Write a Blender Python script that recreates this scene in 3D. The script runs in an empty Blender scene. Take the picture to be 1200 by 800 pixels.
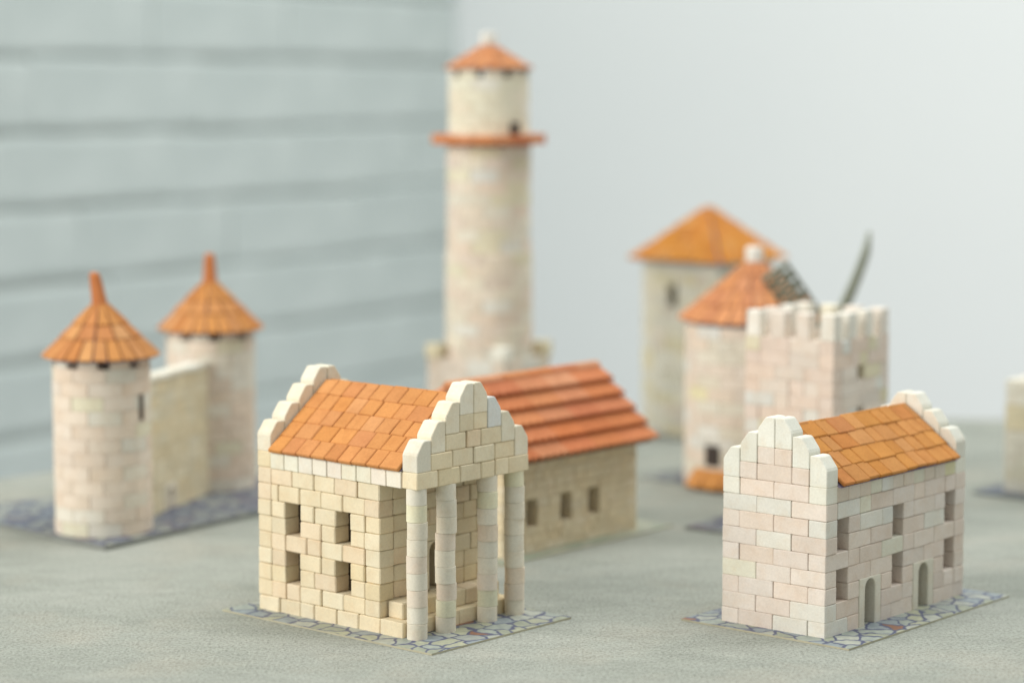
import bpy, bmesh, math, random
from mathutils import Matrix, Vector

# ------------------------------------------------------------------ camera
U = 0.01                       # every length below is in centimetres
R = math.radians
scene = bpy.context.scene
C = scene.collection
random.seed(11)

cd = bpy.data.cameras.new('camera')
cam = bpy.data.objects.new('camera', cd)
C.objects.link(cam)
cam.location = (0, 0, 26.39 * U)
cam.rotation_euler = (R(90 - 6.295), 0, 0)
cd.sensor_width = 36.0
cd.lens = 83.1
cd.clip_start = 0.02
cd.clip_end = 30
cd.dof.use_dof = True
cd.dof.focus_distance = 1.115
cd.dof.aperture_fstop = 4.3
scene.camera = cam

# ------------------------------------------------------------------ light
world = bpy.data.worlds.new('World')
scene.world = world
world.use_nodes = True
bg = world.node_tree.nodes['Background']
bg.inputs['Color'].default_value = (0.92, 0.975, 0.96, 1)
bg.inputs['Strength'].default_value = 0.49

def area(name, loc, target, sx, sy, watts, col):
    l = bpy.data.lights.new(name, 'AREA')
    l.shape = 'RECTANGLE'; l.size = sx * U; l.size_y = sy * U
    l.energy = watts; l.color = col
    o = bpy.data.objects.new(name, l); C.objects.link(o)
    o.location = Vector(loc) * U
    d = (Vector(target) - Vector(loc)).normalized()
    o.rotation_euler = d.to_track_quat('-Z', 'Y').to_euler()
    return o
area('window_light', (-215, 20, 120), (5, 135, 0), 170, 150, 62, (1.0, 0.965, 0.91))
area('ceiling_light', (75, 165, 215), (70, 172, 0), 200, 160, 42, (0.97, 1.0, 0.985))

scene.view_settings.view_transform = 'Standard'
scene.view_settings.look = 'None'
scene.view_settings.gamma = 1
scene.view_settings.exposure = 0.13
scene.view_settings.use_curve_mapping = False

# ------------------------------------------------------------------ materials
class NT:
    def __init__(s, name):
        s.m = bpy.data.materials.new(name); s.m.use_nodes = True
        s.t = s.m.node_tree; s.n = s.t.nodes
        s.b = s.n['Principled BSDF']
    def add(s, kind, **kw):
        x = s.n.new(kind)
        for k, v in kw.items():
            if k.startswith('i_'):
                x.inputs[k[2:].replace('_', ' ')].default_value = v
            else:
                setattr(x, k, v)
        return x
    def link(s, a, b): s.t.links.new(a, b)
    def noise(s, vec, scale, detail=4, rough=0.55, dist=0.0):
        x = s.add('ShaderNodeTexNoise')
        x.inputs['Scale'].default_value = scale; x.inputs['Detail'].default_value = detail
        x.inputs['Roughness'].default_value = rough; x.inputs['Distortion'].default_value = dist
        if vec is not None: s.link(vec, x.inputs['Vector'])
        return x.outputs['Fac']
    def ramp(s, fac, stops):
        x = s.add('ShaderNodeValToRGB'); e = x.color_ramp.elements
        while len(e) > 1: e.remove(e[-1])
        e[0].position, e[0].color = stops[0][0], (*stops[0][1], 1)
        for p, c in stops[1:]:
            q = e.new(p); q.color = (*c, 1)
        s.link(fac, x.inputs['Fac'])
        return x.outputs['Color']
    def mix(s, fac, a, b, mode='MIX'):
        x = s.add('ShaderNodeMix', data_type='RGBA', blend_type=mode)
        if isinstance(fac, (int, float)): x.inputs['Factor'].default_value = fac
        else: s.link(fac, x.inputs['Factor'])
        for v, i in ((a, 'A'), (b, 'B')):
            sock = [q for q in x.inputs if q.name == i and q.type == 'RGBA'][0]
            if isinstance(v, tuple): sock.default_value = (*v, 1)
            else: s.link(v, sock)
        return [q for q in x.outputs if q.type == 'RGBA'][0]
    def bump(s, h, strength, dist):
        x = s.add('ShaderNodeBump'); x.inputs['Strength'].default_value = strength
        x.inputs['Distance'].default_value = dist
        s.link(h, x.inputs['Height']); s.link(x.outputs['Normal'], s.b.inputs['Normal'])

def objvec(t):
    """object coordinates, shifted by a random amount for each brick"""
    tc = t.add('ShaderNodeTexCoord'); oi = t.add('ShaderNodeObjectInfo')
    m = t.add('ShaderNodeVectorMath', operation='SCALE'); m.inputs[0].default_value = (3.1, 1.7, 2.3)
    t.link(oi.outputs['Random'], m.inputs['Scale'])
    a = t.add('ShaderNodeVectorMath', operation='ADD')
    t.link(tc.outputs['Object'], a.inputs[0]); t.link(m.outputs[0], a.inputs[1])
    return a.outputs[0], oi.outputs['Color'], oi.outputs['Random']

def clay(name, stain, stain_amt, grain=0.1, rough=0.85, bump=0.25):
    t = NT(name)
    v, col, rnd = objvec(t)
    n1 = t.noise(v, 140, 4, 0.6)
    f = t.ramp(n1, [(0.46, (0, 0, 0)), (0.72, (stain_amt,) * 3)])
    c = t.mix(f, col, stain, 'MULTIPLY')
    n2 = t.noise(v, 900, 3, 0.7)
    g = t.ramp(n2, [(0.25, (1 - grain,) * 3), (0.75, (1 + grain * 0.4,) * 3)])
    c = t.mix(1.0, c, g, 'MULTIPLY')
    n4 = t.noise(v, 60, 2, 0.5)
    g2 = t.ramp(n4, [(0.3, (0.93, 0.92, 0.90)), (0.7, (1.02, 1.02, 1.02))])
    c = t.mix(1.0, c, g2, 'MULTIPLY')
    t.link(c, t.b.inputs['Base Color'])
    t.b.inputs['Roughness'].default_value = rough
    t.b.inputs['Specular IOR Level'].default_value = 0.25
    n3 = t.noise(v, 500, 5, 0.65)
    t.bump(n3, bump, 0.0006)
    return t.m

M = {}
M['brick'] = clay('cast_brick', (0.94, 0.85, 0.76), 0.5)
M['tile'] = clay('fired_roof_tile', (0.84, 0.76, 0.70), 0.6, grain=0.14, bump=0.35)
M['wood'] = clay('grey_wood', (0.75, 0.75, 0.72), 0.8)

def plain(name, col, rough=0.8):
    t = NT(name)
    tc = t.add('ShaderNodeTexCoord')
    n = t.noise(tc.outputs['Object'], 80, 4)
    c = t.mix(1.0, col, t.ramp(n, [(0.3, (0.85,) * 3), (0.7, (1.05,) * 3)]), 'MULTIPLY')
    t.link(c, t.b.inputs['Base Color']); t.b.inputs['Roughness'].default_value = rough
    return t.m
M['board'] = plain('roof_board', (0.34, 0.29, 0.42))
M['core'] = plain('inner_core', (0.42, 0.34, 0.26))

def mat_print(name, joint, stones, scale=100):
    """flat printed cobble pattern on card"""
    t = NT(name)
    tc = t.add('ShaderNodeTexCoord'); v = tc.outputs['Object']
    w = t.add('ShaderNodeTexNoise'); w.inputs['Scale'].default_value = 90; t.link(v, w.inputs['Vector'])
    wv = t.add('ShaderNodeVectorMath', operation='SCALE'); wv.inputs['Scale'].default_value = 0.011
    t.link(w.outputs['Color'], wv.inputs[0])
    va = t.add('ShaderNodeVectorMath', operation='ADD'); t.link(v, va.inputs[0]); t.link(wv.outputs[0], va.inputs[1])
    def vor(feature):
        x = t.add('ShaderNodeTexVoronoi', feature=feature, voronoi_dimensions='2D')
        x.inputs['Scale'].default_value = scale; x.inputs['Randomness'].default_value = 0.95
        t.link(va.outputs[0], x.inputs['Vector']); return x
    edge = vor('DISTANCE_TO_EDGE').outputs['Distance']
    cell = vor('F1').outputs['Color']
    sep = t.add('ShaderNodeSeparateColor'); t.link(cell, sep.inputs[0])
    stone = t.ramp(sep.outputs[0], stones)
    stone.node.color_ramp.interpolation = 'CONSTANT'
    n = t.noise(v, 260, 4, 0.65)
    stone2 = t.mix(1.0, stone, t.ramp(n, [(0.3, (0.72, 0.74, 0.78)), (0.68, (1.06, 1.06, 1.03))]), 'MULTIPLY')
    stone2 = t.mix(1.0, stone2, (0.69, 0.70, 0.665), 'MULTIPLY')
    jf = t.ramp(edge, [(0.045, (0, 0, 0)), (0.11, (1, 1, 1))])
    c = t.mix(jf, joint, stone2)
    t.link(c, t.b.inputs['Base Color']); t.b.inputs['Roughness'].default_value = 0.55
    return t.m
STONES = [(0, (0.52, 0.56, 0.52)), (0.22, (0.60, 0.60, 0.46)), (0.40, (0.42, 0.47, 0.52)), (0.58, (0.63, 0.64, 0.58)),
          (0.78, (0.50, 0.52, 0.42)), (0.94, (0.40, 0.20, 0.13)), (0.965, (0.50, 0.52, 0.50))]
BLUES = [(0, (0.27, 0.30, 0.36)), (0.25, (0.40, 0.42, 0.42)), (0.45, (0.22, 0.23, 0.32)), (0.62, (0.46, 0.47, 0.44)),
         (0.80, (0.30, 0.26, 0.31)), (0.92, (0.38, 0.40, 0.42))]
M['mat_pale'] = mat_print('cobble_print_pale', (0.085, 0.095, 0.165), STONES)
M['mat_blue'] = mat_print('cobble_print_blue', (0.06, 0.062, 0.11), BLUES, 95)
M['mat_green'] = mat_print('cobble_print_green', (0.30, 0.33, 0.26), [(0, (0.62, 0.62, 0.50)), (0.4, (0.46, 0.52, 0.42)), (0.7, (0.66, 0.66, 0.58))], 70)
M['card_dark'] = plain('card_edge_dark', (0.22, 0.23, 0.21))
M['shade_box'] = plain('shade_box_brown', (0.10, 0.07, 0.05))  # for the unseen boxes added to darken the house interiors
M['card'] = plain('card_edge', (0.45, 0.42, 0.30))

def table_mat():
    t = NT('table_cloth')
    tc = t.add('ShaderNodeTexCoord'); v = tc.outputs['Object']
    mp = t.add('ShaderNodeMapping'); mp.inputs['Rotation'].default_value = (0, 0, R(-38)); mp.inputs['Scale'].default_value = (1, 2.4, 1)
    t.link(v, mp.inputs['Vector'])
    big = t.noise(mp.outputs[0], 9, 5, 0.6, 0.6)
    c = t.ramp(big, [(0.30, (0.318, 0.335, 0.293)), (0.50, (0.366, 0.381, 0.337)), (0.70, (0.42, 0.431, 0.385))])
    warm = t.noise(v, 14, 3, 0.55)
    c = t.mix(t.ramp(warm, [(0.5, (0, 0, 0)), (0.75, (0.5,) * 3)]), c, (0.45, 0.415, 0.345))
    streak = t.noise(mp.outputs[0], 60, 6, 0.75)
    c = t.mix(1.0, c, t.ramp(streak, [(0.30, (0.88,) * 3), (0.68, (1.06,) * 3)]), 'MULTIPLY')
    g = t.noise(v, 620, 4, 0.8)
    c = t.mix(1.0, c, t.ramp(g, [(0.34, (0.56, 0.55, 0.53)), (0.50, (1.0,) * 3), (0.66, (1.25,) * 3)]), 'MULTIPLY')
    t.link(c, t.b.inputs['Base Color']); t.b.inputs['Roughness'].default_value = 0.9
    t.b.inputs['Specular IOR Level'].default_value = 0.15
    h = t.noise(v, 620, 4, 0.7)
    t.bump(h, 0.8, 0.0014)
    return t.m
M['table'] = table_mat()

def paint(name, a, b, scale, bump):
    t = NT(name)
    tc = t.add('ShaderNodeTexCoord'); v = tc.outputs['Object']
    n = t.noise(v, scale, 4, 0.55)
    t.link(t.ramp(n, [(0.3, a), (0.7, b)]), t.b.inputs['Base Color'])
    t.b.inputs['Roughness'].default_value = 0.7
    t.bump(t.noise(v, 40, 5, 0.6), bump, 0.004)
    return t.m
M['wall_brick'] = paint('painted_brick', (0.48, 0.53, 0.515), (0.585, 0.63, 0.61), 9, 0.35)
M['wall_mortar'] = paint('painted_mortar', (0.42, 0.445, 0.42), (0.53, 0.565, 0.545), 9, 0.3)
M['wall_plain'] = paint('painted_plaster', (0.785, 0.805, 0.81), (0.80, 0.818, 0.82), 3, 0.1)

# ------------------------------------------------------------------ mesh helpers
def mesh_from(bm, name):
    me = bpy.data.meshes.new(name)
    bm.normal_update(); bm.to_mesh(me); bm.free()
    return me

def bevel_sharp(bm, off, ang=25, seg=1):
    if off <= 0: return
    es = [e for e in bm.edges if len(e.link_faces) == 2 and e.calc_face_angle(0) > R(ang)]
    bmesh.ops.bevel(bm, geom=es, offset=off, segments=seg, affect='EDGES', profile=0.6, clamp_overlap=True)

def prism_bm(outline, h, bev=0.0, z0=None, seg=1, wob=0.0, rnd=None):
    """outline in xy (counter-clockwise), extruded along z, centred on z unless z0 is given; metres out"""
    zb = -h / 2 if z0 is None else z0
    bm = bmesh.new()
    lo = [bm.verts.new((x, y, zb)) for x, y in outline]
    hi = [bm.verts.new((x, y, zb + h)) for x, y in outline]
    n = len(outline)
    bm.faces.new(lo[::-1]); bm.faces.new(hi)
    for i in range(n):
        bm.faces.new((lo[i], lo[(i + 1) % n], hi[(i + 1) % n], hi[i]))
    if wob:
        for v in bm.verts: v.co += Vector((rnd.uniform(-wob, wob), rnd.uniform(-wob, wob), rnd.uniform(-wob, wob)))
    bm.normal_update()
    bevel_sharp(bm, bev, seg=seg)
    bmesh.ops.scale(bm, vec=(U, U, U), verts=bm.verts)
    return bm

_cache = {}
def box_mesh(l, w, h, bev=0.03, var=None):
    """worn bevelled block, several slightly different variants"""
    if var is None: var = random.randrange(4)
    k = ('box', round(l, 2), round(w, 2), round(h, 2), bev, var)
    if k not in _cache:
        rnd = random.Random(hash(k[1:5]) + var * 77)
        b = bev * rnd.uniform(0.75, 1.35)
        bm = prism_bm([(-l/2, -w/2), (l/2, -w/2), (l/2, w/2), (-l/2, w/2)], h, b, wob=0.012, rnd=rnd)
        _cache[k] = mesh_from(bm, 'block')
    return _cache[k]

def arc_mesh(ro, ri, ang, h, bev=0.035, var=None, steps=4):
    if var is None: var = random.randrange(3)
    k = ('arc', round(ro, 3), round(ri, 3), round(ang, 4), round(h, 2), bev, var)
    if k not in _cache:
        rnd = random.Random(var * 31 + int(ro * 100))
        rm = (ro + ri) / 2
        o = [(ro * math.cos(-ang/2 + ang*i/steps) - rm, ro * math.sin(-ang/2 + ang*i/steps)) for i in range(steps + 1)]
        i_ = [(ri * math.cos(ang/2 - ang*i/2) - rm, ri * math.sin(ang/2 - ang*i/2)) for i in range(3)]
        bm = prism_bm(o + i_, h, bev * rnd.uniform(0.8, 1.3))
        _cache[k] = mesh_from(bm, 'curved_block')
        _cache[k].shade_smooth(); _cache[k].set_sharp_from_angle(angle=R(20))
    return _cache[k]

def obj(name, me, mat, parent=None, mtx=None, color=None):
    if not me.materials: me.materials.append(mat)
    o = bpy.data.objects.new(name, me); C.objects.link(o)
    if parent is not None: o.parent = parent
    if mtx is not None: o.matrix_basis = mtx
    if color is not None: o.color = (*color, 1)
    return o

def TM(x, y, z, rz=0.0, rx=0.0, ry=0.0):
    m = Matrix.Translation(Vector((x, y, z)) * U) @ Matrix.Rotation(rz, 4, 'Z')
    if rx: m = m @ Matrix.Rotation(rx, 4, 'X')
    if ry: m = m @ Matrix.Rotation(ry, 4, 'Y')
    return m

def thing(name, label, cat, loc, rz=0.0, group=None):
    o = bpy.data.objects.new(name, None); C.objects.link(o)
    o.empty_display_size = 0.01
    o.location = Vector((loc[0], loc[1], loc[2] if len(loc) > 2 else 0)) * U
    o.rotation_euler = (0, 0, rz)
    o['label'] = label; o['category'] = cat
    if group: o['group'] = group
    return o

def pick(pal):
    """pal: list of (weight, colour); small random drift"""
    t = random.uniform(0, sum(w for w, _ in pal))
    for w, c in pal:
        t -= w
        if t <= 0: break
    f = random.uniform(0.95, 1.04); g = random.uniform(-0.012, 0.012)
    return (c[0]*f + g, c[1]*f, c[2]*f - g)

H = 0.81          # course height
GAP = 0.018

CREAM = [(5, (0.775, 0.67, 0.475)), (3, (0.785, 0.69, 0.50)), (2, (0.775, 0.645, 0.465)), (1, (0.76, 0.645, 0.43))]
IVORY = [(2, (0.785, 0.725, 0.585)), (1, (0.79, 0.74, 0.615))]
PINK = [(6, (0.765, 0.66, 0.575)), (3, (0.775, 0.69, 0.615)), (1.6, (0.765, 0.745, 0.68)), (0.5, (0.755, 0.73, 0.61))]
WHITE = [(1, (0.79, 0.77, 0.675)), (1, (0.80, 0.785, 0.70))]
FRIEZE = [(2, (0.79, 0.74, 0.635)), (1, (0.79, 0.72, 0.62)), (1, (0.78, 0.745, 0.61))]
PEARL = [(3, (0.77, 0.685, 0.57)), (2, (0.765, 0.715, 0.60)), (2, (0.76, 0.655, 0.55)), (0.6, (0.75, 0.70, 0.53)), (1, (0.76, 0.745, 0.68))]
YELLOW = [(3, (0.74, 0.67, 0.48)), (2, (0.73, 0.68, 0.52)), (1, (0.72, 0.63, 0.43))]
DRUM = [(4, (0.765, 0.715, 0.60)), (2, (0.77, 0.675, 0.56)), (1, (0.755, 0.73, 0.55))]
TILE_A = [(7, (0.60, 0.265, 0.088)), (3, (0.59, 0.255, 0.084)), (1, (0.61, 0.28, 0.10)), (1, (0.565, 0.235, 0.082))]
TILE_B = [(6, (0.595, 0.262, 0.072)), (2, (0.58, 0.248, 0.066)), (1, (0.61, 0.28, 0.085)), (1, (0.55, 0.22, 0.066))]
TILE_C = [(4, (0.585, 0.222, 0.098)), (2, (0.61, 0.258, 0.122)), (1, (0.64, 0.31, 0.17)), (2, (0.56, 0.198, 0.085))]
TILE_D = [(4, (0.575, 0.262, 0.090)), (2, (0.54, 0.225, 0.075)), (1, (0.61, 0.31, 0.13))]
TILE_E = [(3, (0.575, 0.252, 0.115)), (2, (0.60, 0.27, 0.125)), (1, (0.55, 0.228, 0.10))]

def brick(parent, x, y, z, l, w, h, rz, pal, name='brick', jit=0.018, mat='brick', color=None, bev=0.03):
    rough = pal is CREAM
    if rough: jit *= 1.7
    me = box_mesh(l - GAP * (1.8 if rough else 1), w - GAP, h - GAP * 0.5, 0.045 if rough and bev == 0.03 else bev)
    j = lambda s: random.uniform(-s, s)
    k = 1.7 if rough else 1.0
    return obj(name, me, M[mat], parent, TM(x + j(jit), y + j(jit), z, rz + j(R(0.7 * k)), j(R(0.4 * k)), j(R(0.4 * k))),
               color or pick(pal))

def fill(L, sizes, off=0.0):
    """lengths of a running bond that add up to L"""
    out = []; rest = L
    if off: out.append(off); rest -= off
    while rest > 1e-6:
        c = [s for s in sizes if rest - s > 0.45 or abs(rest - s) < 1e-6]
        s = random.choice(c) if c else rest
        out.append(s); rest -= s
    return out

def course(parent, x0, y0, ang, nin, row, lens, pal, w=1.0, z0=0.0, h=H, jit=0.018, mat='brick', name='brick'):
    """one course from (x0, y0) along ang; nin = +1 when the wall's inside lies left of it; negative length = opening"""
    dx, dy = math.cos(ang), math.sin(ang); nx, ny = -dy * nin, dx * nin
    s = 0.0
    for l in lens:
        if l > 0:
            brick(parent, x0 + dx*(s + l/2) + nx*w/2, y0 + dy*(s + l/2) + ny*w/2, z0 + (row - 0.5)*h, l, w, h, ang, pal, name, jit, mat)
        s += abs(l)

def rect_course(parent, ox, oy, a, b, row, pal, x_full, sizes, S=None, N=None, W=None, E=None, z0=0.0, h=H, name='brick'):
    """four walls of an a x b rectangle; x_full: the walls along x take the corners in this course"""
    i = 0 if x_full else 1; k = 1 if x_full else 0
    for spec, px, py, ang, nin, L in ((S, ox + i, oy, 0, 1, a - 2*i), (N, ox + i, oy + b, 0, -1, a - 2*i),
                                      (W, ox, oy + k, R(90), -1, b - 2*k), (E, ox + a, oy + k, R(90), 1, b - 2*k)):
        if spec is None: spec = fill(L, sizes, random.choice([0, 1]))
        course(parent, px, py, ang, nin, row, spec, pal, z0=z0, h=h, name=name)

PT = {}
def pointed_mesh(left):
    """gable-edge block one unit wide and two courses high with its outer shoulder cut off (outline in xz)"""
    if left not in PT:
        h = 1.86 * H
        o = [(-0.485, 0), (0.485, 0), (0.485, 0.53*h), (0.43, 0.62*h), (0.05, 0.955*h), (-0.05, 0.985*h), (-0.40, 0.985*h), (-0.485, 0.955*h)]
        if left: o = [(-x, y) for x, y in o[::-1]]
        bm = prism_bm(o, 0.97, 0.035, seg=1)
        bmesh.ops.rotate(bm, cent=(0, 0, 0), matrix=Matrix.Rotation(R(90), 3, 'X'), verts=bm.verts)
        PT[left] = mesh_from(bm, 'shoulder_block')
    return PT[left]

def gable(parent, n, row0, place, ang, pal_in, pal_out, inner, override=None):
    """stepped gable of n columns above course row0; place(s, z) -> local position of a point s along the gable"""
    half = n // 2
    for c in range(n):
        k = c if c < half else n - 1 - c
        x, y = place(c + 0.5)
        col = (override or {}).get(c)
        obj('gable_block', pointed_mesh(c < half), M['brick'], parent,
            TM(x, y, (row0 + k) * H, ang + random.uniform(-.01, .01)), col or pick(pal_out))
    for k, lens in enumerate(inner):
        s = k + 1.0
        for l in lens:
            x, y = place(s + l / 2)
            brick(parent, x, y, (row0 + k + 0.5) * H, l, 1.0, H, ang, pal_in)
            s += l

def slope_tiles(roof, A0, along, up_vec, width, length, rows, sizes, pal, th=0.2, lap=0.12, tilt=0.03, jit=0.02, first=None):
    """tiles on a roof slope. A0: eave start, along: unit vector on the eave, up_vec: unit vector up the slope"""
    A = Vector(along).normalized(); S = Vector(up_vec).normalized(); N = A.cross(S)
    flip = N.z < 0
    if flip: N = -N
    rl = length / rows
    for r in range(rows):
        s = 0.0
        for l in fill(width, sizes, 0 if r % 2 == 0 else random.choice([0.5, 1.0, 0.75])):
            ln = rl + lap
            me = box_mesh(l - 0.03, ln, th, 0.045)
            p = Vector(A0) + A * (s + l/2 + random.uniform(-.015, .015)) + S * (r*rl + ln/2 - 0.02 + random.uniform(-jit, jit)) \
                + N * (th/2 + lap*0.35 + random.uniform(-.018, .018))
            rot = Matrix((A if not flip else -A, S, N)).transposed().to_4x4()
            m = Matrix.Translation(p * U) @ rot @ Matrix.Rotation(-tilt + random.uniform(-.012, .012), 4, 'X') @ Matrix.Rotation(random.uniform(-.014, .014), 4, 'Z') @ Matrix.Rotation(random.uniform(-.01, .01), 4, 'Y')
            obj('roof_tile', me, M['tile'], roof, m, pick(pal))
            s += l

def poly_bm(verts, faces):
    bm = bmesh.new(); vs = [bm.verts.new(Vector(v) * U) for v in verts]
    for f in faces: bm.faces.new([vs[i] for i in f])
    bm.normal_update(); bmesh.ops.recalc_face_normals(bm, faces=bm.faces)
    return bm

def roof_board(parent, prof, a0, a1, axis, mat='board'):
    """closed prism: profile (s, z) swept along x ('x') or y ('y') from a0 to a1"""
    v = []
    for a in (a0, a1):
        for s, z in prof: v.append((a, s, z) if axis == 'x' else (s, a, z))
    n = len(prof)
    f = [tuple(range(n))[::-1], tuple(range(n, 2*n))] + [(i, (i+1) % n, n + (i+1) % n, n + i) for i in range(n)]
    return obj('roof', mesh_from(poly_bm(v, f), 'roof_board'), M[mat], parent)

def base_card(parent, pts, mat, th=0.13, z=0.02):
    bm = prism_bm(pts, th, 0, z0=z)
    me = mesh_from(bm, 'base_card'); me.materials.append(M[mat]); me.materials.append(M['card_dark' if mat == 'mat_blue' else 'card'])
    for p in me.polygons: p.material_index = 0 if p.normal.z > 0.5 else 1
    return obj('cobble_base', me, M[mat], parent)
ZB = 0.15          # top of the printed card

def fan_roof(parent, pt, rows, th, pal, core_pts, apex, name='roof'):
    """tiles on a cone or pyramid. pt(s, t): surface point for s round the eave (0..1), t from eave to apex"""
    n = len(core_pts)
    v = list(core_pts) + [apex]
    f = [tuple(range(n))[::-1]] + [(i, (i+1) % n, n) for i in range(n)]
    roof = obj(name, mesh_from(poly_bm(v, f), 'roof_core'), M['board'], parent)
    for t0, t1, segs in rows:
        for (s0, s1) in segs:
            g = min((s1 - s0) * 0.045, 0.0022)
            c = [Vector(pt(s0 + g, t0)), Vector(pt(s1 - g, t0)), Vector(pt(s1 - g, t1)), Vector(pt(s0 + g, t1))]
            nrm = (c[1] - c[0]).cross(c[3] - c[0]).normalized()
            ctr = sum(c, Vector()) / 4
            lift = random.uniform(0, 0.035)
            bm = bmesh.new()
            # front edge stands proud of the tile below
            lo = [bm.verts.new((p - ctr) + nrm * (0.02 + lift + (0.07 if i < 2 else 0))) for i, p in enumerate(c)]
            hi = [bm.verts.new((p - ctr) + nrm * (th + lift + (0.07 if i < 2 else 0))) for i, p in enumerate(c)]
            bm.faces.new(lo[::-1]); bm.faces.new(hi)
            for i in range(4): bm.faces.new((lo[i], lo[(i+1) % 4], hi[(i+1) % 4], hi[i]))
            bm.normal_update(); bevel_sharp(bm, 0.03)
            bmesh.ops.scale(bm, vec=(U, U, U), verts=bm.verts)
            obj('roof_tile', mesh_from(bm, 'wedge_tile'), M['tile'], roof, Matrix.Translation(ctr * U), pick(pal))
    return roof

def ring(parent, cx, cy, row, ro, n, phase, pal, w=1.0, z0=0.0, h=H, skip=None, name='brick', bev=0.035, mat='brick', frac=1.0):
    da = 2 * math.pi / n
    for i in range(n):
        a = phase + i * da
        if skip and skip(a): continue
        me = arc_mesh(ro, ro - w, da * frac - 0.012 / ro * 2, h - GAP * 0.6, bev)
        rm = ro - w / 2 + random.uniform(-.015, .02)
        obj(name, me, M[mat], parent, TM(cx + rm * math.cos(a), cy + rm * math.sin(a), z0 + (row - 0.5) * h, a + random.uniform(-.006, .006)), pick(pal))

def angdiff(a, b): return abs((a - b + math.pi) % (2 * math.pi) - math.pi)

def arch_mesh(w, h, ow, oh, d):
    key = ('arch', w, h, ow, oh, d)
    if key not in _cache:
        o = [(-w/2, 0), (-ow/2, 0)]
        r_ = ow / 2
        for i in range(11):
            a = math.pi - math.pi * i / 10
            o.append((r_ * math.cos(a), oh - r_ + r_ * math.sin(a)))
        o += [(ow/2, 0), (w/2, 0), (w/2, h), (-w/2, h)]
        bm = prism_bm(o, d, 0.04)
        bmesh.ops.rotate(bm, cent=(0, 0, 0), matrix=Matrix.Rotation(R(90), 3, 'X'), verts=bm.verts)
        bmesh.ops.triangulate(bm, faces=[f for f in bm.faces if len(f.verts) > 4])
        _cache[key] = mesh_from(bm, 'arch_block')
    return _cache[key]

def shade_box(parent, x0, x1, y0, y1, z1, z0=0.12):
    """brown box added inside the brick walls to keep the windows and doors dark"""
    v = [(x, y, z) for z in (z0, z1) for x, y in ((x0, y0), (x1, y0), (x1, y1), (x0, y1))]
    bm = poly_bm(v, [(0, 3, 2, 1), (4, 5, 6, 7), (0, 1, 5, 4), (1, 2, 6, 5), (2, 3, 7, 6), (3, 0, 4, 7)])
    return obj('shade_box', mesh_from(bm, 'shade_box'), M['shade_box'], parent)

# ------------------------------------------------------------------ setting
def setting():
    # round table, its far rim shows behind the models
    n = 96; pts = [(83.1 * math.cos(2*math.pi*i/n), 83.1 * math.sin(2*math.pi*i/n)) for i in range(n)]
    bm = prism_bm(pts, 3.0, 0.35, z0=-3.0, seg=3)
    t = obj('table_top', mesh_from(bm, 'table_top'), M['table'], None, TM(28.4, 101.3, 0))
    t['kind'] = 'structure'
    # walls far behind: painted brick on the left, smooth plaster on the right
    ang = R(90 - 31.5)
    d = Vector((math.cos(ang), math.sin(ang), 0)); nrm = Vector((math.sin(ang), -math.cos(ang), 0))
    corner = Vector((-7.7, 304, 0))
    rot = Matrix.Rotation(ang, 4, 'Z')
    bm = poly_bm([(-190, 0, -75), (0, 0, -75), (0, 0, 140), (-190, 0, 140), (-190, 12, -75), (0, 12, -75), (0, 12, 140), (-190, 12, 140)],
                 [(0, 1, 2, 3), (4, 7, 6, 5), (0, 4, 5, 1), (1, 5, 6, 2), (2, 6, 7, 3), (3, 7, 4, 0)])
    w = obj('wall_left', mesh_from(bm, 'mortar_bed'), M['wall_mortar'], None, Matrix.Translation(corner * U) @ rot)
    w['kind'] = 'structure'
    rnd = random.Random(5)
    ch = 7.6
    for k in range(-7, 8):
        z = 28.7 + k * ch
        s = 0.3
        first = True
        while s > -150:
            L = rnd.uniform(22, 27) if not first else rnd.uniform(9, 26)
            e = s - L
            x0, x1 = e + (rnd.uniform(.5, .9) if rnd.random() < 0.04 else -0.04), s + 0.04
            hh = ch - rnd.uniform(0.0, 0.35) - max(0.0, min(1.0, (-s - 30) / 90)) * rnd.uniform(0.3, 1.3)
            xm = (x0 + x1) / 2; K = 5
            bmb = bmesh.new(); secs = []
            for i in range(K + 1):
                x = x0 - xm + (x1 - x0) * i / K
                a, b, f = hh/2 + rnd.uniform(-.2, .12), hh/2 + rnd.uniform(-.2, .12), -0.75 + rnd.uniform(-.12, .12)
                secs.append([bmb.verts.new((x*U, y*U, z_*U)) for y, z_ in ((0.4, -b), (f + 0.5, -b), (f + 0.12, -b + 0.32), (f, -b + 0.8), (f, a - 0.8), (f + 0.12, a - 0.32), (f + 0.5, a), (0.4, a))])
            for p_, q_ in zip(secs, secs[1:]):
                for i in range(8): bmb.faces.new((p_[i], q_[i], q_[(i+1) % 8], p_[(i+1) % 8]))
            bmb.faces.new(secs[0]); bmb.faces.new(secs[-1][::-1])
            bmesh.ops.recalc_face_normals(bmb, faces=bmb.faces)
            obj('brick', mesh_from(bmb, 'wall_brick'), M['wall_brick'], w, TM((x0+x1)/2, 0, z - ch/2 + rnd.uniform(-.15, .15), 0, rnd.uniform(-.015, .015)))
            s = e; first = False
    # smooth wall, at a right angle to the brick one
    ang2 = ang - R(90)
    bm = poly_bm([(0, 0, -75), (210, 0, -75), (210, 0, 140), (0, 0, 140), (0, 10, -75), (210, 10, -75), (210, 10, 140), (0, 10, 140)],
                 [(0, 1, 2, 3), (4, 7, 6, 5), (0, 4, 5, 1), (1, 5, 6, 2), (2, 6, 7, 3), (3, 7, 4, 0)])
    p = corner + nrm * -0.6
    w2 = obj('wall_right', mesh_from(bm, 'plaster_wall'), M['wall_plain'], None, Matrix.Translation(p * U) @ Matrix.Rotation(ang2, 4, 'Z'))
    w2['kind'] = 'structure'
setting()

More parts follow.
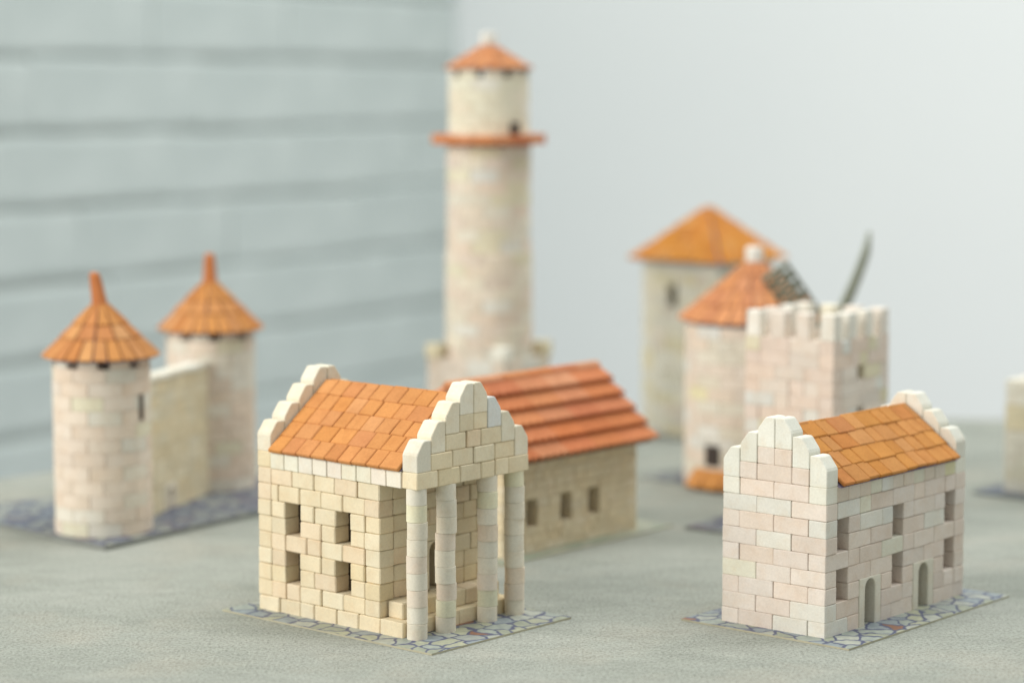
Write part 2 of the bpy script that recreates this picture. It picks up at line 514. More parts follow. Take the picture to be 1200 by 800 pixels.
# ------------------------------------------------------------------ temple with columns (front left)
def temple():
    th = R(48.874)
    t = thing('temple', 'cream brick temple with four round columns and stepped gable, on cobble card in front', 'model building', (-12.728, 116.569), th)
    P = lambda x, y: (x, y)
    # card: world corners brought into the local frame
    def loc(X, Y):
        dx, dy = X + 12.728, Y - 116.569
        return (dx*math.cos(th) + dy*math.sin(th), -dx*math.sin(th) + dy*math.cos(th))
    base_card(t, [(-1.45, 1.1), (-1.3, -13.1), (8.75, -13.15), (8.7, 1.0)], 'mat_pale', 0.09, 0.004)
    z0 = 0.06
    specs = {1: [1.5, 1.5, 1, 1.5, 1.5, 1.5], 2: [1, 1, 1.5, 1.5, 1.5], 3: [1, 1, -1, 1, 1.5, -1, 1, 1],
             4: [1, -1, 1.5, 1, -1, 1], 5: [1, 1, 1.5, 1, 1.5, 1.5, 1], 6: [1, -1, 1.5, 1, -1, 1],
             7: [1, 1, -1, 1, 1.5, -1, 1, 1], 8: [0.5, 1.5, 1.5, 1.5, 1.5], 9: [1, 1.5, 1.5, 1.5, 1.5, 1.5]}
    for row in range(1, 10):
        wspec = specs[row][::-1]          # listed from the rear gable towards the columns
        xf = row % 2 == 0
        L = 8 if xf else 6
        o = 0 if xf else 1
        if 3 <= row <= 5:
            S = fill(3 - o, (1, 1.5)) + [-2.0] + fill(3 - o, (1, 1.5))
        else:
            S = fill(L, (1, 1.5), random.choice([1, 1.5]))
        rect_course(t, 0, -8.5, 8, 8.5, row, CREAM, xf, (1, 1.5), S=S, W=wspec)
    shade_box(t, 1.06, 6.94, -7.44, -1.06, 8.0)
    # arched door at the head of the steps
    obj('door_arch', arch_mesh(1.97, 3*H - 0.02, 0.95, 2.35, 0.98), M['brick'], t, TM(4, -8.0, 2*H + 0.01), (0.77, 0.68, 0.50))
    # steps
    s = 0.0
    for l in (1.5, 1, 1.5, 1.5, 1, 1.5):
        brick(t, s + l/2, -9.27, 0.5*H, l, 1.5, H, 0, CREAM, 'step_brick', 0.01); s += l
    s = 0.5
    for l in (1, 1.5, 1, 1, 1.5, 1):
        brick(t, s + l/2, -9.02, 1.5*H, l, 1.0, H, 0, CREAM, 'step_brick', 0.01); s += l
    # columns of round drums
    k = 20
    circ = lambda r_: [(r_*math.cos(2*math.pi*i/k), r_*math.sin(2*math.pi*i/k)) for i in range(k)]
    core = mesh_from(prism_bm(circ(0.34), 9*H - 0.1, 0, z0=0.08), 'column_core')
    drums = []
    for v in range(3):
        bm = prism_bm(circ(0.49 + 0.006*v), H - 0.008, 0.014)
        me = mesh_from(bm, 'drum')
        me.shade_smooth(); me.set_sharp_from_angle(angle=R(24))
        drums.append(me)
    for cx in (0.5, 2.5, 5.5, 7.5):
        c = obj('column', core, M['core'], t, TM(cx, -10.5, 0))
        for r_ in range(9):
            o = obj('drum', drums[random.randrange(3)], M['brick'], c,
                    TM(random.uniform(-.032, .032), random.uniform(-.032, .032), (r_ + 0.5)*H + 0.03, random.uniform(0, 6), random.uniform(-.012, .012), random.uniform(-.012, .012)), pick(DRUM))
    # row ten: pediment foot, rear gable foot and the white friezes
    course(t, 0, -11, 0, 1, 10, [1.5, 1.5, 1.5, 1, 1, 1.5], CREAM)
    course(t, 0, 0, 0, -1, 10, [1, 1.5, 1.5, 1.5, 1.5, 1], CREAM)
    for x, nin in ((-0.05, -1), (8.05, 1)):
        course(t, x, -9.99, R(90), nin, 10, [1]*9, FRIEZE, jit=0.008)
    inner = [[1.5, 1.5, 1.5, 1.5], [1.5, 1, 1.5], [1, 1]]
    gable(t, 8, 10, lambda s: (s, -10.5), 0, CREAM, IVORY, inner, {5: (0.73, 0.745, 0.72), 6: (0.77, 0.72, 0.58)})
    gable(t, 8, 10, lambda s: (s, -0.5), 0, CREAM, IVORY, inner)
    # roof
    e, r_ = (-0.02, 10*H + 0.03), (4.0, 11.28)
    prof = [(-0.02, 10*H + 0.02), (0.9, 10*H + 0.02), (4.0, 10.6), (7.1, 10*H + 0.02), (8.02, 10*H + 0.02), (4.0, 11.20)]
    roof = roof_board(t, prof, -9.97, -1.03, 'y')
    dz, dx = 11.20 - 10*H - 0.02, 4.02
    ln = math.hypot(dx, dz)
    slope_tiles(roof, (-0.12, -1.04, 10*H - 0.02), (0, -1, 0), (dx, 0, dz), 8.92, ln + 0.10, 5, (1, 1, 1, 1.25, 0.9), TILE_A, th=0.22, lap=0.03, tilt=0.012, jit=0.012)
    slope_tiles(roof, (8.12, -1.04, 10*H - 0.02), (0, -1, 0), (-dx, 0, dz), 8.92, ln + 0.10, 5, (1, 1, 1, 1.25), TILE_A, th=0.22, lap=0.03, tilt=0.012, jit=0.012)
temple()

# ------------------------------------------------------------------ pink brick house (front right)
def house():
    rz = R(90 - 40.475)
    t = thing('brick_house', 'pale pink brick house with two arched doors and orange tiled roof, front right', 'model building', (14.833, 109.899), rz)
    base_card(t, [(-0.95, -1.95), (14.2, -2.0), (14.1, 7.2), (-1.0, 7.7)], 'mat_pale', 0.09, 0.004)
    A, B = 13, 6
    S = {1: [2, 1, -2, 1, 2, -2, 2, 1], 2: [2, -2, 2, 1, -2, 1, 1], 3: [1, -1, 1, -2, 1, -1, 1, -2, 1, -1, 1],
         4: [-1, 2, 2, -1, 2, 2, -1], 5: [2, 1, 2, 2, 1, 2, 2, 1], 6: [-1, 2, 2, -1, 2, 2, -1],
         7: [1, -1, 1, 2, 1, -1, 1, 2, 1, -1, 1], 8: [2, 1, 2, 2, 1, 2, 1]}
    for row in range(1, 9):
        xf = row % 2 == 1
        g = [2, 2] if xf else [2, 2, 2]
        rect_course(t, 0, 0, A, B, row, PINK, xf, (2, 2, 1), S=S[row], W=g, E=g)
    shade_box(t, 1.05, 11.95, 1.05, 4.95, 7.2)
    for x in (4, 9):
        obj('door_arch', arch_mesh(1.96, 3*H - 0.02, 0.92, 2.3, 0.98), M['brick'], t, TM(x, 0.49, 0.01 + 0.05), (0.75, 0.71, 0.60))
    # ninth course: gables and frieze of half bricks
    for x in (0.5, 12.5):
        s = 0.0
        for l in (1, 2, 2, 1):
            brick(t, x, s + l/2, 8.5*H, l, 1.0, H, R(90), WHITE if l == 1 else PINK); s += l
    fz = [(2, (0.76, 0.73, 0.60)), (2, (0.75, 0.66, 0.56)), (1, (0.73, 0.69, 0.46)), (1, (0.76, 0.74, 0.68))]
    course(t, 1, 0.02, 0, 1, 9, [1]*11, fz, jit=0.015)
    course(t, 1, 5.98, 0, -1, 9, [1]*11, fz, jit=0.015)
    inner = [[1, 2, 1], [1, 1]]
    gable(t, 6, 9, lambda s: (0.5, s), R(90), PINK, WHITE, inner)
    gable(t, 6, 9, lambda s: (12.5, s), R(90), PINK, WHITE, inner)
    prof = [(0.0, 9*H + 0.02), (0.9, 9*H + 0.02), (3.0, 9.1), (5.1, 9*H + 0.02), (6.0, 9*H + 0.02), (3.0, 9.66)]
    roof = roof_board(t, [(-0.13, 9*H - 0.09)] + prof[1:4] + [(6.13, 9*H - 0.09), (3.0, 9.62)], 1.03, 11.97, 'x')
    dy, dz = 3.13, 9.62 - 9*H + 0.09
    ln = math.hypot(dy, dz)
    for y, sg in ((-0.13, 1), (6.13, -1)):
        slope_tiles(roof, (1.04, y, 9*H - 0.09), (1, 0, 0), (0, sg*dy, dz), 10.92, ln + 0.06, 4, (1, 1, 1.3, 1.5, 0.9), TILE_B, th=0.2, lap=0.16, tilt=0.06, jit=0.05)
house()

# ------------------------------------------------------------------ long house with ribbed roof (middle)
def long_house():
    t = thing('long_house', 'tan brick long house under a ribbed terracotta roof, behind the temple', 'model building', (-0.5, 128.7), R(48.99))
    base_card(t, [(-1.2, -1.1), (14.2, -1.0), (14.0, 8.2), (-1.2, 8.2)], 'mat_green', 0.09, 0.004)
    A, B = 12, 7.2
    pal = [(3, (0.735, 0.635, 0.45)), (2, (0.72, 0.615, 0.43)), (1, (0.745, 0.65, 0.48))]
    h2 = 5.67 / 11
    for row in range(1, 12):
        xf = row % 2 == 1; L = 12 if xf else 10; o = 0 if xf else 1
        f = lambda n: fill(n, (0.75, 1, 1))
        S = f(2 - o) + [-1] + f(2) + [-1] + f(1.5) + [-1] + f(3.5 - o) if 4 <= row <= 6 else fill(L, (0.75, 1, 1), random.choice([0.75, 1]))
        W = fill(B if not xf else B - 2, (1.5, 1.5, 1)); E_ = fill(B if not xf else B - 2, (2, 1.5))
        rect_course(t, 0, 0, A, B, row, pal, xf, (1, 1.5), S=S, N=fill(L, (2.5, 2)), W=W, E=E_, h=h2)
    shade_box(t, 1.04, 10.96, 1.04, 6.16, 5.6)
    # plain gable walls under the roof
    for x in (0.5, 11.5):
        for k in range(4):
            w = B - 2 * (k + 0.75) * 0.92
            if w < 0.8: break
            s = (B - w) / 2
            for l in fill(w, (1.5, 1)):
                brick(t, x, s + l/2, (7.5 + k)*H, l, 1.0, H, R(90), pal); s += l
    y0, z0, y1, z1 = -0.75, 5.30, 3.6, 9.25
    prof = [(y0, z0), (0.2, z0 + 0.55), (3.6, z1 - 0.45), (7.0, z0 + 0.55), (7.95, z0), (3.6, z1)]
    roof = roof_board(t, prof, -0.45, 12.45, 'x', 'core')
    # ribbed tiles, five courses on each slope
    def ribbed(w, l, ribs):
        k = ('rib', round(w, 2), round(l, 2), ribs)
        if k not in _cache:
            bm = bmesh.new(); n = ribs * 4; top = []; bot = []
            for i in range(n + 1):
                x = -w/2 + w*i/n; z = 0.10 * math.cos(2*math.pi*i/4 + math.pi)
                top.append([bm.verts.new((x*U, y*U, (z + 0.16)*U)) for y in (-l/2, l/2)])
                bot.append([bm.verts.new((x*U, y*U, (z - 0.05)*U)) for y in (-l/2, l/2)])
            for i in range(n):
                bm.faces.new((top[i][0], top[i+1][0], top[i+1][1], top[i][1]))
                bm.faces.new((bot[i][0], bot[i][1], bot[i+1][1], bot[i+1][0]))
                bm.faces.new((bot[i][0], bot[i+1][0], top[i+1][0], top[i][0]))
                bm.faces.new((bot[i][1], top[i][1], top[i+1][1], bot[i+1][1]))
            for i, a in ((0, 0), (n, 1)):
                bm.faces.new((bot[i][0], top[i][0], top[i][1], bot[i][1]))
            bmesh.ops.recalc_face_normals(bm, faces=bm.faces)
            _cache[k] = mesh_from(bm, 'ribbed_tile')
        return _cache[k]
    dy, dz = y1 - y0, z1 - z0; ln = math.hypot(dy, dz); rows = 5; rl = ln / rows
    for side in (1, -1):
        a0 = Vector((-0.6, y0 if side == 1 else 7.2 - y0, z0))
        A_ = Vector((1, 0, 0)); S_ = Vector((0, side*dy, dz)).normalized(); N_ = Vector((0, -side*dz, dy)).normalized()
        X_ = A_ if side == 1 else -A_
        rot = Matrix((X_, S_, N_)).transposed().to_4x4()
        for r_ in range(rows):
            s = 0.0
            for w, ribs in ((2.52, 4),)*5 + ((0.63, 1),):
                p = a0 + A_*(s + w/2) + S_*(r_*rl + rl/2 + 0.04) + N_*0.30
                m = Matrix.Translation(p*U) @ rot @ Matrix.Rotation(-0.27 + random.uniform(-.01, .01), 4, 'X')
                obj('roof_tile', ribbed(w - 0.015, rl + 0.42, ribs), M['tile'], roof, m, pick(TILE_C))
                s += w
    # ridge caps
    for i in range(6):
        bm = prism_bm([(-0.42, -0.12), (0.42, -0.12), (0.3, 0.12), (0.0, 0.22), (-0.3, 0.12)], 2.16, 0.04)
        bmesh.ops.rotate(bm, cent=(0, 0, 0), matrix=Matrix.Rotation(R(90), 3, 'X'), verts=bm.verts)
        bmesh.ops.rotate(bm, cent=(0, 0, 0), matrix=Matrix.Rotation(R(90), 3, 'Z'), verts=bm.verts)
        obj('ridge_tile', mesh_from(bm, 'ridge_tile'), M['tile'], roof, TM(-0.6 + 13.2/6*(i + 0.5), 3.6, z1 + 0.30), pick(TILE_C))
long_house()

# ------------------------------------------------------------------ castle with two round towers (left)
def cone_rows(spec):
    out = []
    for t0, t1, n, ph in spec:
        out.append((t0, t1, [((i + ph)/n, (i + 1 + ph)/n) for i in range(n)]))
    return out

def castle():
    cx, cy = -21.6, 143.8
    t = thing('castle', 'castle with two round spired towers joined by a wall, standing at the left', 'model building', (cx, cy))
    pts = [(-35.5, 143.2), (-29, 136.9), (-23.0, 131.4), (-11.5, 148.0), (-15.5, 156.0), (-24, 149.5)]
    base_card(t, [(x - cx, y - cy) for x, y in pts], 'mat_blue', 0.30, 0.004)
    ro = 2.82
    pal = [(5, (0.755, 0.655, 0.55)), (3, (0.75, 0.635, 0.525)), (2, (0.75, 0.71, 0.62)), (0.6, (0.735, 0.69, 0.53))]
    ang = math.atan2(15.0, 4.5)
    for k, (X, Y) in enumerate(((-23.85, 136.3), (-19.4, 151.3))):
        x, y = X - cx, Y - cy
        cyl = [(1.75*math.cos(2*math.pi*i/20), 1.75*math.sin(2*math.pi*i/20)) for i in range(20)]
        tw = obj('tower', mesh_from(prism_bm(cyl, 10.2, 0, z0=0.3), 'tower_core'), M['core'], t, TM(x, y, 0))
        n = 9; ph0 = R(-97)
        for row in range(1, 13):
            ph = ph0 + (row % 2) * math.pi/n + random.uniform(-.05, .05)
            sk = None
            if k == 0 and row in (9, 10): sk = lambda a: False
            ring(tw, 0, 0, row, ro, n, ph, pal, z0=0.30, skip=sk)
        # dark slab set on the near tower in place of a shaded slit
        if k == 0:
            a = R(-28)
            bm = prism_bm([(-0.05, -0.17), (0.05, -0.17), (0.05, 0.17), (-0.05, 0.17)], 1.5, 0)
            obj('loophole_shade', mesh_from(bm, 'loophole_shade'), M['dark'], tw, TM(2.80*math.cos(a), 2.80*math.sin(a), 7.7, a))
        # low merlons under the eave leave dark gaps
        ring(tw, 0, 0, 1, ro - 0.03, n, ph0, pal, z0=0.30 + 12*H, h=0.42, frac=0.62)
        # tiled cone
        ze, zt, re, rt = 10.45, 13.45, 3.25, 0.36
        def pt(s, q, re=re, rt=rt, ze=ze, zt=zt):
            r_ = re + (rt - re)*q; b = 2*math.pi*s
            return (r_*math.cos(b), r_*math.sin(b), ze + (zt - ze)*q)
        core = [(3.1*math.cos(2*math.pi*i/24), 3.1*math.sin(2*math.pi*i/24), ze) for i in range(24)]
        f = fan_roof(tw, pt, cone_rows([(0, 0.36, 24, 0.1), (0.36, 0.62, 12, 0.05), (0.62, 1.0, 12, 0.05)]), 0.17, TILE_D, core, (0, 0, zt - 0.1))
        # spire
        lean = -0.10 if k == 0 else 0.0
        bm = bmesh.new(); prev = None
        secs = [(0.52, 0), (0.46, 0.5), (0.40, 1.2), (0.34, 1.8), (0.22, 1.95)]
        rings = [[bm.verts.new(((r_*math.cos(R(45 + 60*i)) + lean*z*1.6)*U, r_*math.sin(R(45 + 60*i))*U, z*U)) for i in range(6)] for r_, z in secs]
        for a_, b_ in zip(rings, rings[1:]):
            for i in range(6): bm.faces.new((a_[i], a_[(i+1) % 6], b_[(i+1) % 6], b_[i]))
        bm.faces.new(rings[0][::-1]); bm.faces.new(rings[-1])
        obj('spire', mesh_from(bm, 'spire'), M['tile'], f, TM(0, 0, zt - 0.02), (0.56, 0.20, 0.07))
    # curtain wall between the towers
    x0, y0 = -23.85 - cx, 136.3 - cy
    d = Vector((math.cos(ang), math.sin(ang)))
    L = math.hypot(4.45, 15.0)
    wpal = [(3, (0.735, 0.655, 0.475)), (2, (0.72, 0.63, 0.44)), (1, (0.735, 0.67, 0.51))]
    x1, y1 = x0 + d.x*2.5 + d.y*0.9, y0 + d.y*2.5 - d.x*0.9
    Lw = L - 5.0
    for row in range(1, 11):
        lens = fill(Lw, (1.5, 1), random.choice([1, 1.5]))
        if row <= 2: lens = fill(4.0, (1.5, 1)) + [-1.6] + fill(Lw - 5.6, (1.5, 1))
        course(t, x1, y1, ang, 1, row, lens, wpal, z0=0.30)
    m = 4.8
    obj('door_arch', arch_mesh(1.56, 2*H - 0.02, 0.72, 1.3, 1.0), M['brick'], t,
        TM(x1 + d.x*m - d.y*0.47, y1 + d.y*m + d.x*0.47, 0.31, ang), (0.76, 0.70, 0.58))
    lens = fill(Lw, (1, 1.5))
    course(t, x1 + d.y*0.1, y1 - d.x*0.1, ang, 1, 1, lens, WHITE, w=1.2, z0=0.30 + 10*H, h=0.35, name='coping_block')
M['dark'] = plain('opening_shade', (0.05, 0.035, 0.028))  # near-black colour standing in for the shade inside openings
castle()

# ------------------------------------------------------------------ lighthouse (back, centre)
def lighthouse():
    t = thing('lighthouse', 'tall pale lighthouse with an orange gallery ring and cone roof, at the back', 'model building', (-1.6, 163.0))
    base_card(t, [(-5.5, -5.5), (5.5, -5.5), (5.5, 5.5), (-5.5, 5.5)], 'mat_blue', 0.12, 0.004)
    cyl = lambda r_, h_, z: prism_bm([(r_*math.cos(2*math.pi*i/20), r_*math.sin(2*math.pi*i/20)) for i in range(20)], h_, 0, z0=z)
    sh = obj('shaft', mesh_from(cyl(1.85, 22.2, 0.1), 'shaft_core'), M['core'], t)
    for row in range(9, 28):
        ro = 3.10 - 0.22 * row / 27
        n = 9
        ring(sh, 0, 0, row, round(ro, 1), n, (row % 2) * math.pi/n + random.uniform(-.1, .1), PEARL, z0=0.1)
    top = 0.1 + 27*H
    # gallery of orange blocks
    gal = obj('gallery', mesh_from(cyl(2.9, 0.5, top + 0.05), 'gallery_disc'), M['board'], t)
    ring(gal, 0, 0, 1, 3.92, 18, 0.1, [(2, (0.60, 0.22, 0.085)), (1, (0.55, 0.18, 0.07)), (1, (0.64, 0.26, 0.11))], w=1.5, z0=top + 0.12, h=0.62, name='gallery_block', mat='tile')
    # lantern drum
    dr = obj('drum', mesh_from(cyl(1.7, 4.2, top + 0.3), 'drum_core'), M['core'], t)
    zd = top + 0.5
    pale = [(2, (0.77, 0.745, 0.60)), (1, (0.76, 0.70, 0.56)), (1, (0.78, 0.75, 0.65))]
    for row in range(1, 6):
        ring(dr, 0, 0, row, 2.78, 9, (row % 2)*math.pi/9 + 0.1, pale, z0=zd)
    ring(dr, 0, 0, 1, 2.76, 9, R(-90) + 0.15, pale, z0=zd + 5*H, h=0.6, frac=0.72, name='merlon')
    a = R(-50)
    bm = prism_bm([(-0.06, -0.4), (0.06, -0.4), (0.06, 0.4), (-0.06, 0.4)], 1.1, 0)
    obj('doorway_shade', mesh_from(bm, 'doorway_shade'), M['dark'], dr, TM(2.74*math.cos(a), 2.74*math.sin(a), zd + 0.55, a))  # dark slab on the drum, painted shade instead of a real recess
    ze = zd + 5*H + 0.55; zt = 28.75
    def pt(s, q):
        r_ = 2.95 + (0.2 - 2.95)*q; b = 2*math.pi*s
        return (r_*math.cos(b), r_*math.sin(b), ze + (zt - ze)*q)
    core = [(2.85*math.cos(2*math.pi*i/24), 2.85*math.sin(2*math.pi*i/24), ze) for i in range(24)]
    f = fan_roof(t, pt, cone_rows([(0, 0.36, 20, 0), (0.36, 0.66, 10, 0), (0.66, 1, 10, 0)]), 0.16, TILE_E, core, (0, 0, zt - 0.1))
    bm = prism_bm([(-0.45, -0.45), (0.45, -0.45), (0.45, 0.45), (-0.45, 0.45)], 0.95, 0.16, seg=2)
    obj('finial', mesh_from(bm, 'finial'), M['brick'], f, TM(0, 0, zt + 0.42, 0.4), (0.82, 0.81, 0.75))
    # square foot with white corner caps
    al = R(59); ca, sa = math.cos(al), math.sin(al)
    a = 6.2
    ox, oy = -(ca*a/2 - sa*a/2), -(sa*a/2 + ca*a/2)
    foot = obj('foot', mesh_from(prism_bm([(1.02, 1.02), (a - 1.02, 1.02), (a - 1.02, a - 1.02), (1.02, a - 1.02)], 7.2, 0, z0=0.13), 'foot_core'), M['core'], t, TM(ox, oy, 0, al))
    fp = [(4, (0.77, 0.675, 0.575)), (2, (0.765, 0.70, 0.59)), (1, (0.765, 0.745, 0.68))]
    for row in range(1, 10):
        rect_course(foot, 0, 0, a, a, row, fp, row % 2 == 1, (2, 2, 1.2), z0=0.1, name='foot_brick')
    for x, y, p_ in ((0.45, 0.45, WHITE), (a - 0.45, 0.45, YELLOW), (0.45, a - 0.45, YELLOW), (a - 0.45, a - 0.45, WHITE)):
        brick(foot, x, y, 0.1 + 9*H + 0.5, 1.15, 1.15, 1.0, 0, p_, 'corner_cap', bev=0.08)
lighthouse()

# ------------------------------------------------------------------ square towers
def pyramid_roof(parent, a, b, ov, z, zt, rows, pal, th=0.18):
    c = [(-ov, -ov), (a + ov, -ov), (a + ov, b + ov), (-ov, b + ov)]
    ap = Vector((a/2, b/2, zt))
    def pt(s, q):
        i = min(int(s * 4), 3) if s < 1 else 3
        f = s*4 - i
        p = Vector((*c[i], z)).lerp(Vector((*c[(i+1) % 4], z)), f)
        return tuple(p.lerp(ap, q))
    spec = []
    for j in range(rows):
        q0, q1 = j/rows, (j+1)/rows
        n = max(1, round((a + 2*ov) * (1 - (q0 + q1)/2) / 1.05))
        spec.append((q0, q1 if j < rows - 1 else 0.985, [((i + k/n)/4, (i + (k+1)/n)/4) for i in range(4) for k in range(n)]))
    return fan_roof(parent, pt, spec, th, pal, [(x*0.98 + a*0.01, y*0.98 + b*0.01, z) for x, y in c], (a/2, b/2, zt - 0.08))

def square_tower():
    t = thing('square_tower', 'square yellowish tower with pyramid tile roof, behind the windmill', 'model building', (15.05, 172.0), R(90 - 41))
    a = b = 7.0
    base_card(t, [(-1, -1), (8, -1), (8, 8), (-1, 8)], 'mat_blue', 0.1, 0.004)
    pal = [(3, (0.79, 0.75, 0.62)), (2, (0.79, 0.765, 0.67)), (1, (0.77, 0.71, 0.52)), (1, (0.78, 0.71, 0.61))]
    for row in range(1, 17):
        xf = row % 2 == 1
        W = None
        if row in (13, 14): W = [2, 0.8, -0.9, 1.3] if xf else [2, 1.8, -0.9, 2.3]
        rect_course(t, 0, 0, a, b, row, pal, xf, (2, 2, 1), W=W)
    pyramid_roof(t, a, b, 0.75, 16*H + 0.12, 17.0, 5, [(3, (0.66, 0.28, 0.06)), (2, (0.62, 0.245, 0.055)), (1, (0.68, 0.31, 0.08))])
square_tower()

def crenellated_tower():
    th = R(38)
    t = thing('crenellated_tower', 'square pinkish keep with white battlements, behind the pink house', 'model building', (18.44, 134.5), R(90) - th)
    a, b = 6.5, 6.0      # x: right face, y: left face
    base_card(t, [(-2.3, -2.6), (9.2, -2.6), (9.2, 8.6), (-2.3, 8.6)], 'mat_blue', 0.16, 0.004)
    pal = [(5, (0.76, 0.64, 0.55)), (3, (0.76, 0.68, 0.60)), (2, (0.75, 0.735, 0.68)), (1, (0.74, 0.68, 0.50))]
    z0 = 0.15
    for row in range(1, 15):
        xf = row % 2 == 1
        S = None
        if row in (9, 12): S = [1.75, 1, -0.8, 1.95, 1] if xf else [1.75, -0.8, 1.95]
        rect_course(t, 0, 0, a, b, row, pal, xf, (2, 2, 1), S=S, z0=z0)
    top = z0 + 14*H
    # floor behind the battlements
    bm = poly_bm([(0.9, 0.9, top - 0.5), (a - 0.9, 0.9, top - 0.5), (a - 0.9, b - 0.9, top - 0.5), (0.9, b - 0.9, top - 0.5),
                  (0.9, 0.9, top - 0.2), (a - 0.9, 0.9, top - 0.2), (a - 0.9, b - 0.9, top - 0.2), (0.9, b - 0.9, top - 0.2)],
                 [(0, 3, 2, 1), (4, 5, 6, 7), (0, 1, 5, 4), (1, 2, 6, 5), (2, 3, 7, 6), (3, 0, 4, 7)])
    obj('deck', mesh_from(bm, 'deck'), M['core'], t)
    mp = [(3, (0.82, 0.80, 0.73)), (1, (0.80, 0.77, 0.64)), (1, (0.80, 0.74, 0.67))]
    hm = 1.55
    xs = [0.5 + i*(a - 1)/3 for i in range(4)]; ys = [0.5 + i*(b - 1)/3 for i in range(4)]
    spots = {(round(x, 3), yy) for x in xs for yy in (0.5, b - 0.5)} | {(xx, round(y, 3)) for y in ys for xx in (0.5, a - 0.5)}
    for x, y in sorted(spots):
        brick(t, x, y, top + hm/2, 0.92, 0.92, hm, 0, mp, 'merlon', bev=0.05)
crenellated_tower()

def edge_tower():
    t = thing('corner_tower', 'pale yellow brick tower cut off by the right edge of the picture', 'model building', (36.2, 146.3), R(50))
    a = b = 6.0
    base_card(t, [(-1.4, -1.4), (7.4, -1.4), (7.4, 7.4), (-1.4, 7.4)], 'mat_blue', 0.16, 0.004)
    for row in range(1, 10):
        pal = YELLOW if row in (6, 7) else [(2, (0.78, 0.75, 0.65)), (1, (0.77, 0.74, 0.61))]
        rect_course(t, 0, 0, a, b, row, pal, row % 2 == 1, (2, 2, 1), z0=0.1)
    pyramid_roof(t, a, b, -1.15, 9*H + 0.15, 11.0, 4, TILE_E)
edge_tower()

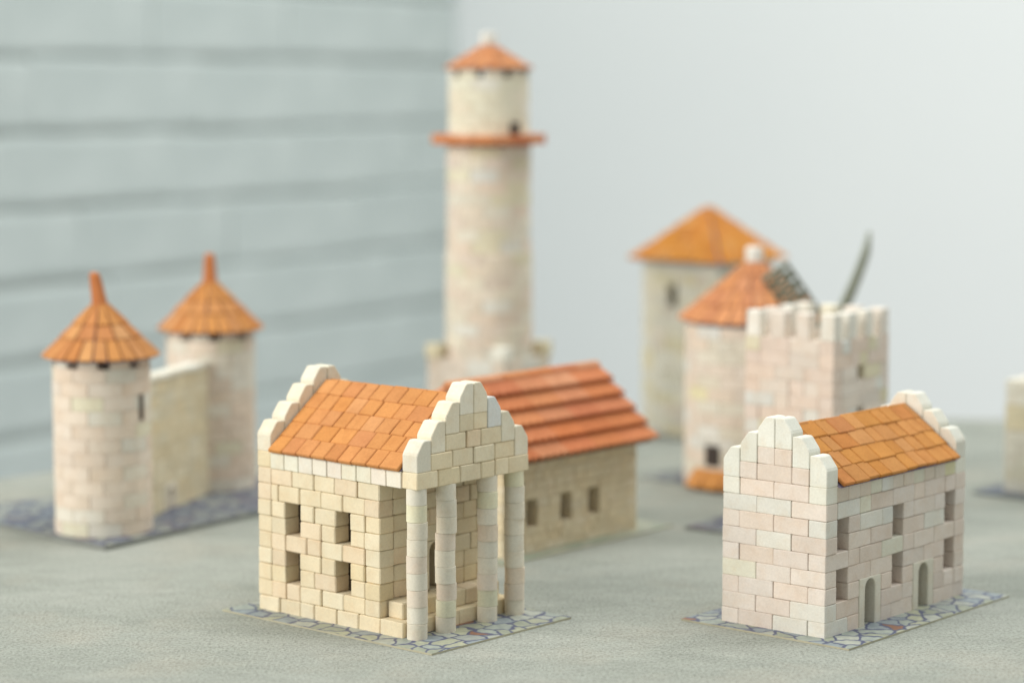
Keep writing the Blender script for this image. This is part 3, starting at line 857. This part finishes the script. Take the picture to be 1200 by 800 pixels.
# ------------------------------------------------------------------ windmill
def windmill():
    t = thing('windmill', 'round windmill with salmon cone roof and grey lattice sails, behind the keep', 'model building', (15.9, 154.7))
    c45 = R(45)
    pts = [(-7.4, 1.2), (1.1, -6.6), (8.5, 0.8), (0.2, 8.8)]
    base_card(t, pts, 'mat_blue', 0.12, 0.004)
    ro = 4.5
    cyl = [(3.2*math.cos(2*math.pi*i/24), 3.2*math.sin(2*math.pi*i/24)) for i in range(24)]
    door = R(-125)
    pal = [(4, (0.76, 0.65, 0.55)), (3, (0.76, 0.70, 0.59)), (1, (0.74, 0.72, 0.67)), (1, (0.73, 0.67, 0.45))]
    tw = obj('tower', mesh_from(prism_bm(cyl, 11, 0, z0=0.15), 'tower_core'), M['core'], t)
    n = 14
    for row in range(1, 14):
        ring(tw, 0, 0, row, ro, n, (row % 2)*math.pi/n + 0.08, pal, z0=0.12)
    ca, sa = math.cos(door), math.sin(door)
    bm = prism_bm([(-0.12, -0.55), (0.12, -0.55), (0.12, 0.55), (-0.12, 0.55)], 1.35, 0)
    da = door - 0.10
    obj('window_opening_shade', mesh_from(bm, 'opening'), M['dark'], tw, TM(4.42*math.cos(da), 4.42*math.sin(da), 2.25, da))  # dark slab on the wall face imitating a shaded hole
    # sloping tiled apron below the opening
    for i in range(5):
        a = door + (i - 1.1) * 0.27
        c_, s_ = math.cos(a), math.sin(a)
        me = box_mesh(1.28, 1.45, 0.3, 0.05)
        m = TM(4.9*c_, 4.9*s_, 0.74, a - R(90)) @ Matrix.Rotation(R(-48), 4, 'X')
        obj('apron_tile', me, M['tile'], tw, m, pick(TILE_B))
    # cone roof
    ze, zt, re = 0.12 + 13*H + 0.12, 14.55, 4.85
    def pt(s, q):
        r_ = re + (0.4 - re)*q; b = 2*math.pi*s
        return (r_*math.cos(b), r_*math.sin(b), ze + (zt - ze)*q)
    core = [(4.75*math.cos(2*math.pi*i/28), 4.75*math.sin(2*math.pi*i/28), ze) for i in range(28)]
    f = fan_roof(tw, pt, cone_rows([(0, 0.27, 28, 0), (0.27, 0.52, 28, 0.5), (0.52, 0.77, 14, 0), (0.77, 1, 14, 0.5)]), 0.16, TILE_E, core, (0, 0, zt - 0.1))
    bm = prism_bm([(0.62*math.cos(R(45*i)), 0.62*math.sin(R(45*i))) for i in range(8)], 1.15, 0.2, seg=2)
    obj('finial', mesh_from(bm, 'finial'), M['brick'], f, TM(0, 0, zt + 0.45), (0.82, 0.81, 0.76))
    # sails: hub on the far right side, four lattice blades at 45 degrees
    ax = Vector((0.76, -0.65, 0)); hv = Vector((0.65, 0.76, 0)); zv = Vector((0, 0, 1))
    hub = ax * 5.3 - hv * -0.4 + Vector((0, 0, 9.6))
    bm = prism_bm([(0.5*math.cos(R(45*i)), 0.5*math.sin(R(45*i))) for i in range(8)], 2.2, 0.06)
    rot = Matrix((hv, zv, ax)).transposed().to_4x4()
    obj('hub', mesh_from(bm, 'hub'), M['wood'], t, Matrix.Translation((ax*4.9 + Vector((0, 0, 9.6)))*U) @ rot, (0.30, 0.30, 0.25))
    def sail(angle, pitch, curve, L=8.6, w=1.9):
        s_ = hv*math.cos(angle) + zv*math.sin(angle)
        q = Matrix.Rotation(pitch, 3, s_)
        w_ = q @ (s_.cross(ax)); n_ = q @ ax
        bm = bmesh.new()
        def bar(p, r_, th):
            d = (r_ - p).normalized(); o1 = n_ * th; o2 = d.cross(n_).normalized() * th
            a_ = [bm.verts.new((p + e1*o1 + e2*o2)*U) for e1, e2 in ((-1, -1), (1, -1), (1, 1), (-1, 1))]
            b_ = [bm.verts.new((r_ + e1*o1 + e2*o2)*U) for e1, e2 in ((-1, -1), (1, -1), (1, 1), (-1, 1))]
            bm.faces.new(a_[::-1]); bm.faces.new(b_)
            for i in range(4): bm.faces.new((a_[i], a_[(i+1) % 4], b_[(i+1) % 4], b_[i]))
        def P(l, c): return hub + s_*l + w_*c + n_*(curve*((l - 1)/(L - 1))**2)
        N = 6
        for c in (-w/2, w/2):
            for i in range(N):
                l0, l1 = 1.6 + (L - 1.6)*i/N, 1.6 + (L - 1.6)*(i+1)/N
                if i == 0: bar(P(0.0, 0), P(l0, c), 0.13)
                bar(P(l0, c), P(l1, c), 0.12)
        for i in range(N + 1):
            l0 = 1.6 + (L - 1.6)*i/N
            bar(P(l0, -w/2), P(l0, w/2), 0.08)
        for i in range(N):
            l0, l1 = 1.6 + (L - 1.6)*i/N, 1.6 + (L - 1.6)*(i+1)/N
            bar(P(l0, -w/2), P(l1, w/2), 0.085); bar(P(l0, w/2), P(l1, -w/2), 0.085)
        bmesh.ops.recalc_face_normals(bm, faces=bm.faces)
        obj('sail', mesh_from(bm, 'sail_lattice'), M['wood'], t, None, (0.27, 0.285, 0.225))
    sail(R(139), R(-42), 0.4, 8.0, 1.7)
    sail(R(43), R(24), -0.7, 8.7, 2.0)
    sail(R(223), R(-30), 0.4, 7.0, 1.8)
    sail(R(313), R(40), 0.6, 7.0, 1.6)
windmill()
